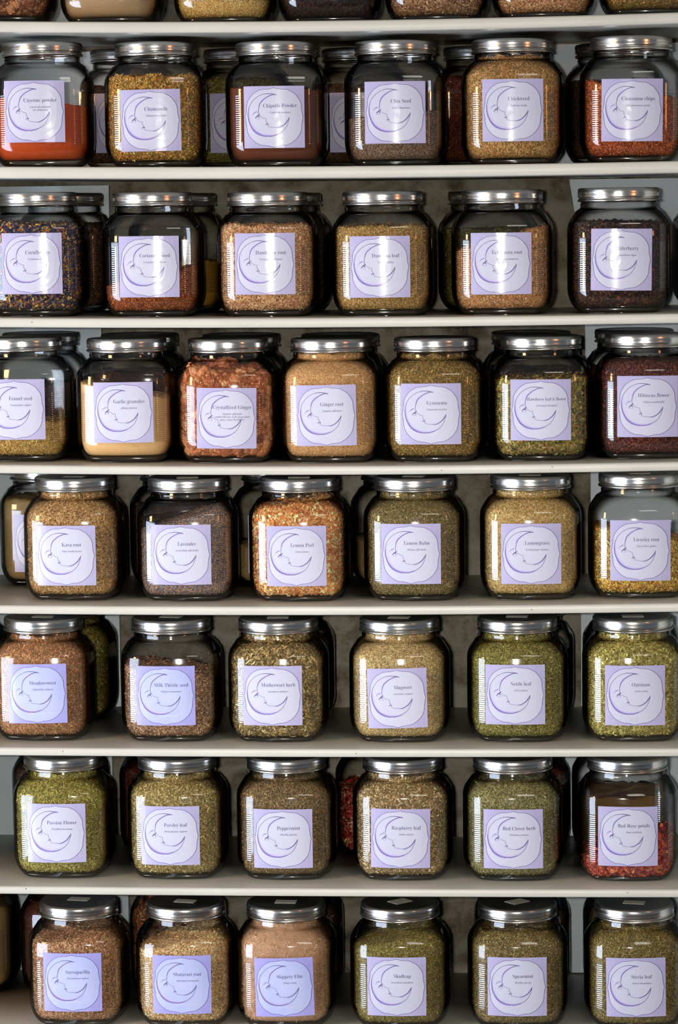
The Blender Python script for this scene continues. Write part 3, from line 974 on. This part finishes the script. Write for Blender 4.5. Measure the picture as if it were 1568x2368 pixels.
for nm, xa in (('left', -0.72), ('right', 0.70)):  # unseen boards added: the left blocks window light, the right matches it
    o = box('added_side_board', xa, xa + 0.02, 0.0, DEPTH + .01, -1.35, 1.05, M_SHELF)
    tag(o, 'unseen white board added beside the shelves at the far ' + nm + ', outside the picture', 'added side board')

tag(box('floor', -5, 5, -6, 1.0, -1.39, -1.35, floor_mat()), kind='structure')

# ------------------------------------------------------------------ jars
GROUP = 'square glass herb jars with moon labels'
rnd = random.Random(4)
count = [0]


def jar(x, row, yc, label, kind, zl, zr, title=None, latin=(), dx=0.0, zc=0.070, sticker=None, has_label=True, back=False, rot=0.0, tilt=0.0):
    count[0] += 1
    e = bpy.data.objects.new('glass_jar', None)
    e.empty_display_size = 0.05
    COL.objects.link(e)
    e.location = (x, yc, max(shelf_z(row, x + d) for d in (-.056, 0, .056)) + 0.0001)
    e.rotation_euler = (0, 0, rot)
    tag(e, label, 'jar', GROUP)
    g = link('glass_body', ME_GLASS, e)
    lid = link('lid', ME_LID, e)
    lid.rotation_euler = (0, 0, rnd.uniform(0, 6.28))
    if kind:
        build_contents(kind, zl, zr, e, count[0] * 17 + 3)
    if has_label:
        build_label(title, latin, e, dx, zc, tilt)
    if sticker is not None:
        a, w, h, sy_ = sticker
        ca, sa = math.cos(a), math.sin(a)
        Vs = []
        for z in (.1744 + .0001, .1744 + .0005):
            for u, v in ((-w, -h), (w, -h), (w, h), (-w, h)):
                Vs.append((u * ca - v * sa, u * sa + v * ca + sy_, z))
        Fs = [(0, 1, 5, 4), (1, 2, 6, 5), (2, 3, 7, 6), (3, 0, 4, 7), (4, 5, 6, 7)]
        st = mesh_obj('price_sticker', Vs, Fs, [M_STICKER], lid, smooth=False)
        st.rotation_euler = (0, 0, -lid.rotation_euler[2])
    return e


YC = 0.032 + HW
YB = 0.2625
S1 = 'slip'
S2 = (0.72, .0150, .0110, .003)

# row: (x, dx, zc, kind, zl, zr, title, [latin], words, sticker)
FRONT = {
    1: [(-.4242, -.0009, .0767, 'cayenne', .100, .083, 'Cayenne powder', ['Capsicum annuum', 'var. frutescens'], 'bright orange cayenne powder', None),
        (-.2615, .0006, .0647, 'chamomile', .128, .128, 'Chamomile', ['Matricaria recutita'], 'yellow dried chamomile flowers', None),
        (-.0884, .0020, .0689, 'chipotle', .112, .106, 'Chipotle Powder', ['Capsicum annuum'], 'dark red-brown chipotle powder', None),
        (.0811, .0022, .0740, 'chia', .066, .077, 'Chia Seed', ['Salvia hispanica'], 'grey chia seed, less than half full', None),
        (.2474, .0003, .0749, 'chickweed', .151, .151, 'Chickweed', ['Stellaria media'], 'tan and olive dried chickweed', None),
        (.4150, -.0017, .0716, 'cinnamon', .117, .085, 'Cinnamon chips', ['Cinnamomum cassia'], 'orange-brown cinnamon chips', None)],
    2: [(-.4375, .0037, .0748, 'cornflower', .132, .130, 'Cornflowers', ['Centaurea cyanus'], 'dark blue and yellow cornflowers', None),
        (-.2696, .0027, .0709, 'coriander', .040, .074, 'Coriander seed', ['Coriandrum sativum'], 'brown coriander seed, nearly half full', None),
        (-.1041, .0018, .0748, 'dandelion', .130, .128, 'Dandelion root', ['Taraxacum officinale'], 'pinkish tan chopped dandelion root', None),
        (.0611, -.0013, .0697, 'damiana', .126, .127, 'Damiana leaf', ['Turnera diffusa'], 'olive-tan damiana leaf', None),
        (.2319, -.0017, .0724, 'echinacea', .088, .127, 'Echinacea root', ['Echinacea purpurea'], 'light brown echinacea root', None),
        (.3969, .0013, .0750, 'elderberry', .128, .126, 'Elderberry', ['Sambucus nigra'], 'nearly black elderberries', None)],
    3: [(-.4628, -.0001, .0752, 'fennel', .058, .054, 'Fennel seed', ['Foeniculum vulgare'], 'greenish fennel seed, one third full', None),
        (-.3108, .0030, .0724, 'garlic', .116, .088, 'Garlic granules', ['Allium sativum'], 'pale yellow garlic granules', None),
        (-.1640, .0033, .0648, 'candied', .142, .122, 'Crystallized Ginger', ['Zingiber officinale', 'candied rhizome of the ginger plant', 'spicy, sweet, hot flavor'], 'orange-brown lumps of crystallized ginger', None),
        (-.0155, -.0030, .0689, 'ginger', .155, .155, 'Ginger root', ['Zingiber officinale'], 'beige ginger root filled to the lid', None),
        (.1333, -.0035, .0699, 'gymnema', .152, .151, 'Gymnema', ['Gymnema sylvestre'], 'brown-green gymnema leaf', None),
        (.2860, -.0014, .0733, 'hawthorn', .114, .117, 'Hawthorn leaf & flower', ['Crataegus laevigata'], 'yellow-green hawthorn leaf and flower', None),
        (.4350, -.0005, .0752, 'hibiscus', .138, .138, 'Hibiscus flower', ['Hibiscus sabdariffa'], 'dark maroon hibiscus flower', None)],
    4: [(-.3913, -.0030, .0672, 'kava', .155, .155, 'Kava root', ['Piper methysticum'], 'tan fibrous kava root', S1),
        (-.2259, -.0026, .0695, 'lavender', .096, .142, 'Lavender', ['Lavandula officinalis'], 'grey-violet lavender sloping up to the right', S1),
        (-.0638, .0002, .0678, 'lemon_peel', .132, .150, 'Lemon Peel', ['Citrus limon'], 'bright orange-yellow lemon peel pieces', S1),
        (.1023, -.0027, .0701, 'lemon_balm', .155, .155, 'Lemon Balm', ['Melissa officinalis'], 'dark olive lemon balm', S1),
        (.2699, .0002, .0683, 'lemongrass', .155, .155, 'Lemongrass', ['Cymbopogon citratus'], 'straw-coloured lemongrass', S1),
        (.4252, -.0009, .0707, 'licorice', .102, .079, 'Licorice root', ['Glycyrrhiza glabra'], 'golden yellow licorice root, two thirds full', S1)],
    5: [(-.4412, .0004, .0722, 'meadowsweet', .151, .151, 'Meadowsweet', ['Filipendula ulmaria'], 'reddish brown meadowsweet', S1),
        (-.2538, -.0011, .0703, 'milk_thistle', .110, .095, 'Milk Thistle seed', ['Silybum marianum'], 'grey-brown milk thistle seed', S1),
        (-.0972, -.0036, .0710, 'motherwort', .154, .155, 'Motherwort herb', ['Leonurus cardiaca'], 'coarse green and straw motherwort', S1),
        (.0790, -.0008, .0676, 'mugwort', .155, .155, 'Mugwort', ['Artemisia vulgaris'], 'pale tan mugwort', S1),
        (.2500, -.0036, .0723, 'nettle', .155, .155, 'Nettle leaf', ['Urtica dioica'], 'deep green nettle leaf', S1),
        (.4163, .0003, .0701, 'oatstraw', .152, .155, 'Oatstraw', ['Avena sativa'], 'light yellow-green oatstraw', S1)],
    6: [(-.4167, -.0008, .0708, 'passion', .152, .152, 'Passion Flower', ['Passiflora incarnata'], 'moss-green passion flower', S1),
        (-.2483, -.0036, .0685, 'parsley', .151, .151, 'Parsley leaf', ['Petroselinum crispum'], 'light green-brown parsley leaf', S1),
        (-.0878, -.0008, .0649, 'peppermint', .148, .149, 'Peppermint', ['Mentha piperita'], 'dark brown-green peppermint', S1),
        (.0817, -.0009, .0661, 'raspberry', .152, .150, 'Raspberry leaf', ['Rubus idaeus'], 'mottled grey-brown raspberry leaf', S1),
        (.2423, .0002, .0657, 'red_clover', .141, .145, 'Red Clover herb', ['Trifolium pratense'], 'grey-green red clover herb', S1),
        (.4080, -.0018, .0697, 'rose', .032, .066, 'Red Rose petals', ['Rosa centifolia'], 'red rose petals, one third full', S1)],
    7: [(-.3967, -.0004, .0700, 'sarsaparilla', .118, .142, 'Sarsaparilla', ['Hemidesmus indicus'], 'brown sarsaparilla root', S1),
        (-.2385, .0009, .0680, 'shatavari', .108, .146, 'Shatavari root', ['Asparagus racemosus'], 'cream-coloured shatavari root', S1),
        (-.0905, .0016, .0655, 'slippery_elm', .152, .152, 'Slippery Elm', ['Ulmus rubra'], 'pale pinkish slippery elm', S1),
        (.0762, -.0026, .0673, 'skullcap', .112, .152, 'Skullcap', ['Scutellaria lateriflora'], 'dark green skullcap sloping up to the right', S2),
        (.2477, -.0008, .0678, 'spearmint', .140, .146, 'Spearmint', ['Mentha spicata'], 'brown-green spearmint', S2),
        (.4173, -.0004, .0673, 'stevia', .148, .150, 'Stevia leaf', ['Stevia rebaudiana'], 'olive-brown stevia leaf', S1)],
}
TILT = {'Ginger root': -.01, 'Mugwort': -.018, 'Slippery Elm': -.025, 'Garlic granules': -.005, 'Raspberry leaf': .012, 'Chamomile': -.012, 'Cinnamon chips': .008, 'Stevia leaf': -.01, 'Crystallized Ginger': .012, 'Meadowsweet': -.006, 'Elderberry': .012}
for row, items in FRONT.items():
    for (x, dx, zc, kind, zl, zr, title, latin, words, stick) in items:
        yc = YC - 0.012 if row == 7 else YC
        if stick is S1:
            stick = (rnd.uniform(-.22, .22), .0155, rnd.uniform(.0085, .0105), rnd.uniform(-.004, .006))
        rot = 0.0
        if row in (1, 2):
            rot = 0.35 * math.atan2(CAM.x - x, 3.94); dx += HW * math.sin(rot) * -1
        jar(x, row, yc, 'square glass jar of ' + words + ', labelled ' + title, kind, zl, zr, title, latin, dx, zc, stick, rot=rot, tilt=-TILT.get(title, 0.0))

TOP = [(-.474, 'pine_chunks', 'lumpy brown pieces on the topmost shelf, leftmost there', False), (-.321, 'cream_powder', 'smooth cream powder on the topmost shelf', False),
       (-.159, 'yellow_grain', 'yellow grains on the topmost shelf', True), (-.010, 'black_tea', 'nearly black herb on the topmost shelf', True),
       (.141, 'milk_thistle', 'mid-brown seed on the topmost shelf, right of the nearly black one', False), (.2915, 'dandelion', 'pale pinkish brown root on the topmost shelf', False),
       (.442, 'gymnema', 'golden brown herb on the topmost shelf, rightmost there', False)]
for x, kind, words, lab in TOP:
    jar(x, 0, YC, 'cut-off glass jar of ' + words, kind, .13, .13, None, (), 0, .0745 if lab else .085)

# jars in the second row, standing behind the front ones
BACK = {
    1: [(-.320, 'dark_brown', .12, 'glass jar behind, between the cayenne and chamomile jars, lilac label half hidden', True), (-.151, 'olive', .13, 'glass jar of olive herb behind, between the chamomile and chipotle jars', True),
        (.024, 'dark_brown', .12, 'glass jar behind, between the chipotle and chia jars, lilac label half hidden', True), (.204, 'dark_red', .13, 'glass jar of dark red-brown contents behind, between the chia and chickweed jars', False),
        (.397, 'dark_brown', .12, 'dark glass jar behind and left of the cinnamon chips jar', False)],
    2: [(-.4220, 'dark_brown', .13, 'dark glass jar behind and right of the cornflower jar', False), (-.252, 'amber', .075, 'glass jar half full of amber contents behind the coriander jar', False),
        (-.095, 'dark_brown', .13, 'nearly black glass jar behind the dandelion root jar', False), (.209, 'olive', .12, 'glass jar of greenish herb behind and left of the echinacea jar', False),
        (.555, 'dark_brown', .13, 'dark glass jar cut off by the right edge, beyond the elderberry jar', False)],
    3: [(-.462, 'dark_brown', .10, 'dark glass jar behind the fennel seed jar', False), (-.313, 'dark_brown', .12, 'glass jar with dark lid behind the garlic granules jar', False),
        (-.160, 'dark_brown', .12, 'glass jar with dark lid behind the crystallized ginger jar', False), (-.012, 'dark_brown', .12, 'glass jar with dark lid behind the ginger root jar', False),
        (.272, 'dark_brown', .12, 'glass jar with dark lid behind the hawthorn jar', False), (.425, 'dark_red', .12, 'glass jar with dark lid behind the hibiscus jar', False)],
    4: [(-.455, 'tan_powder', .13, 'glass jar of tan powder behind and left of the kava root jar', True), (-.258, 'dark_brown', .12, 'dark glass jar behind and left of the lavender jar', False),
        (-.105, 'tan_powder', .06, 'glass jar behind, between the lavender and lemon peel jars', True), (.075, 'tan_powder', .07, 'glass jar behind, between the lemon peel and lemon balm jars', True)],
    5: [(-.600, 'dark_brown', .12, 'dark glass jar at the left edge behind the meadowsweet jar', False), (-.430, 'olive', .15, 'glass jar of dark green leaf behind the meadowsweet jar', False),
        (-.098, 'dark_brown', .12, 'dark glass jar behind the motherwort jar', False), (.262, 'dark_brown', .03, 'almost empty glass jar behind and right of the nettle leaf jar', False),
        (.421, 'olive', .10, 'glass jar behind and left of the oatstraw jar', False)],
    6: [(-.446, 'dark_brown', .13, 'dark glass jar behind the passion flower jar', False), (-.282, 'dark_red', .13, 'dark red-brown glass jar behind and left of the parsley jar', False),
        (.047, 'rosehip', .10, 'glass jar of red and white rosehips behind, between the peppermint and raspberry jars', False), (.255, 'dark_red', .13, 'dark glass jar behind the red clover jar', False),
        (.404, 'amber', .09, 'glass jar with amber contents behind and left of the rose petal jar', False)],
    7: [(-.590, 'tan_powder', .13, 'glass jar cut off by the left edge on the lowest shelf', False), (-.438, 'dark_red', .14, 'glass jar of dark red-brown chips behind the sarsaparilla jar', False),
        (-.270, 'pine_chunks', .15, 'glass jar of mottled brown chunks behind the shatavari jar', False), (-.090, 'dark_brown', .13, 'dark glass jar behind and right of the slippery elm jar', False),
        (.255, 'dark_brown', .13, 'dark glass jar behind the spearmint jar', False), (.420, 'olive', .13, 'dark glass jar behind the stevia leaf jar', False)],
}
for row, items in BACK.items():
    for x, kind, lv, lab, hl in items:
        jar(x, row, YB, lab, kind, lv, lv, None, (), 0, .066, has_label=hl, back=True)
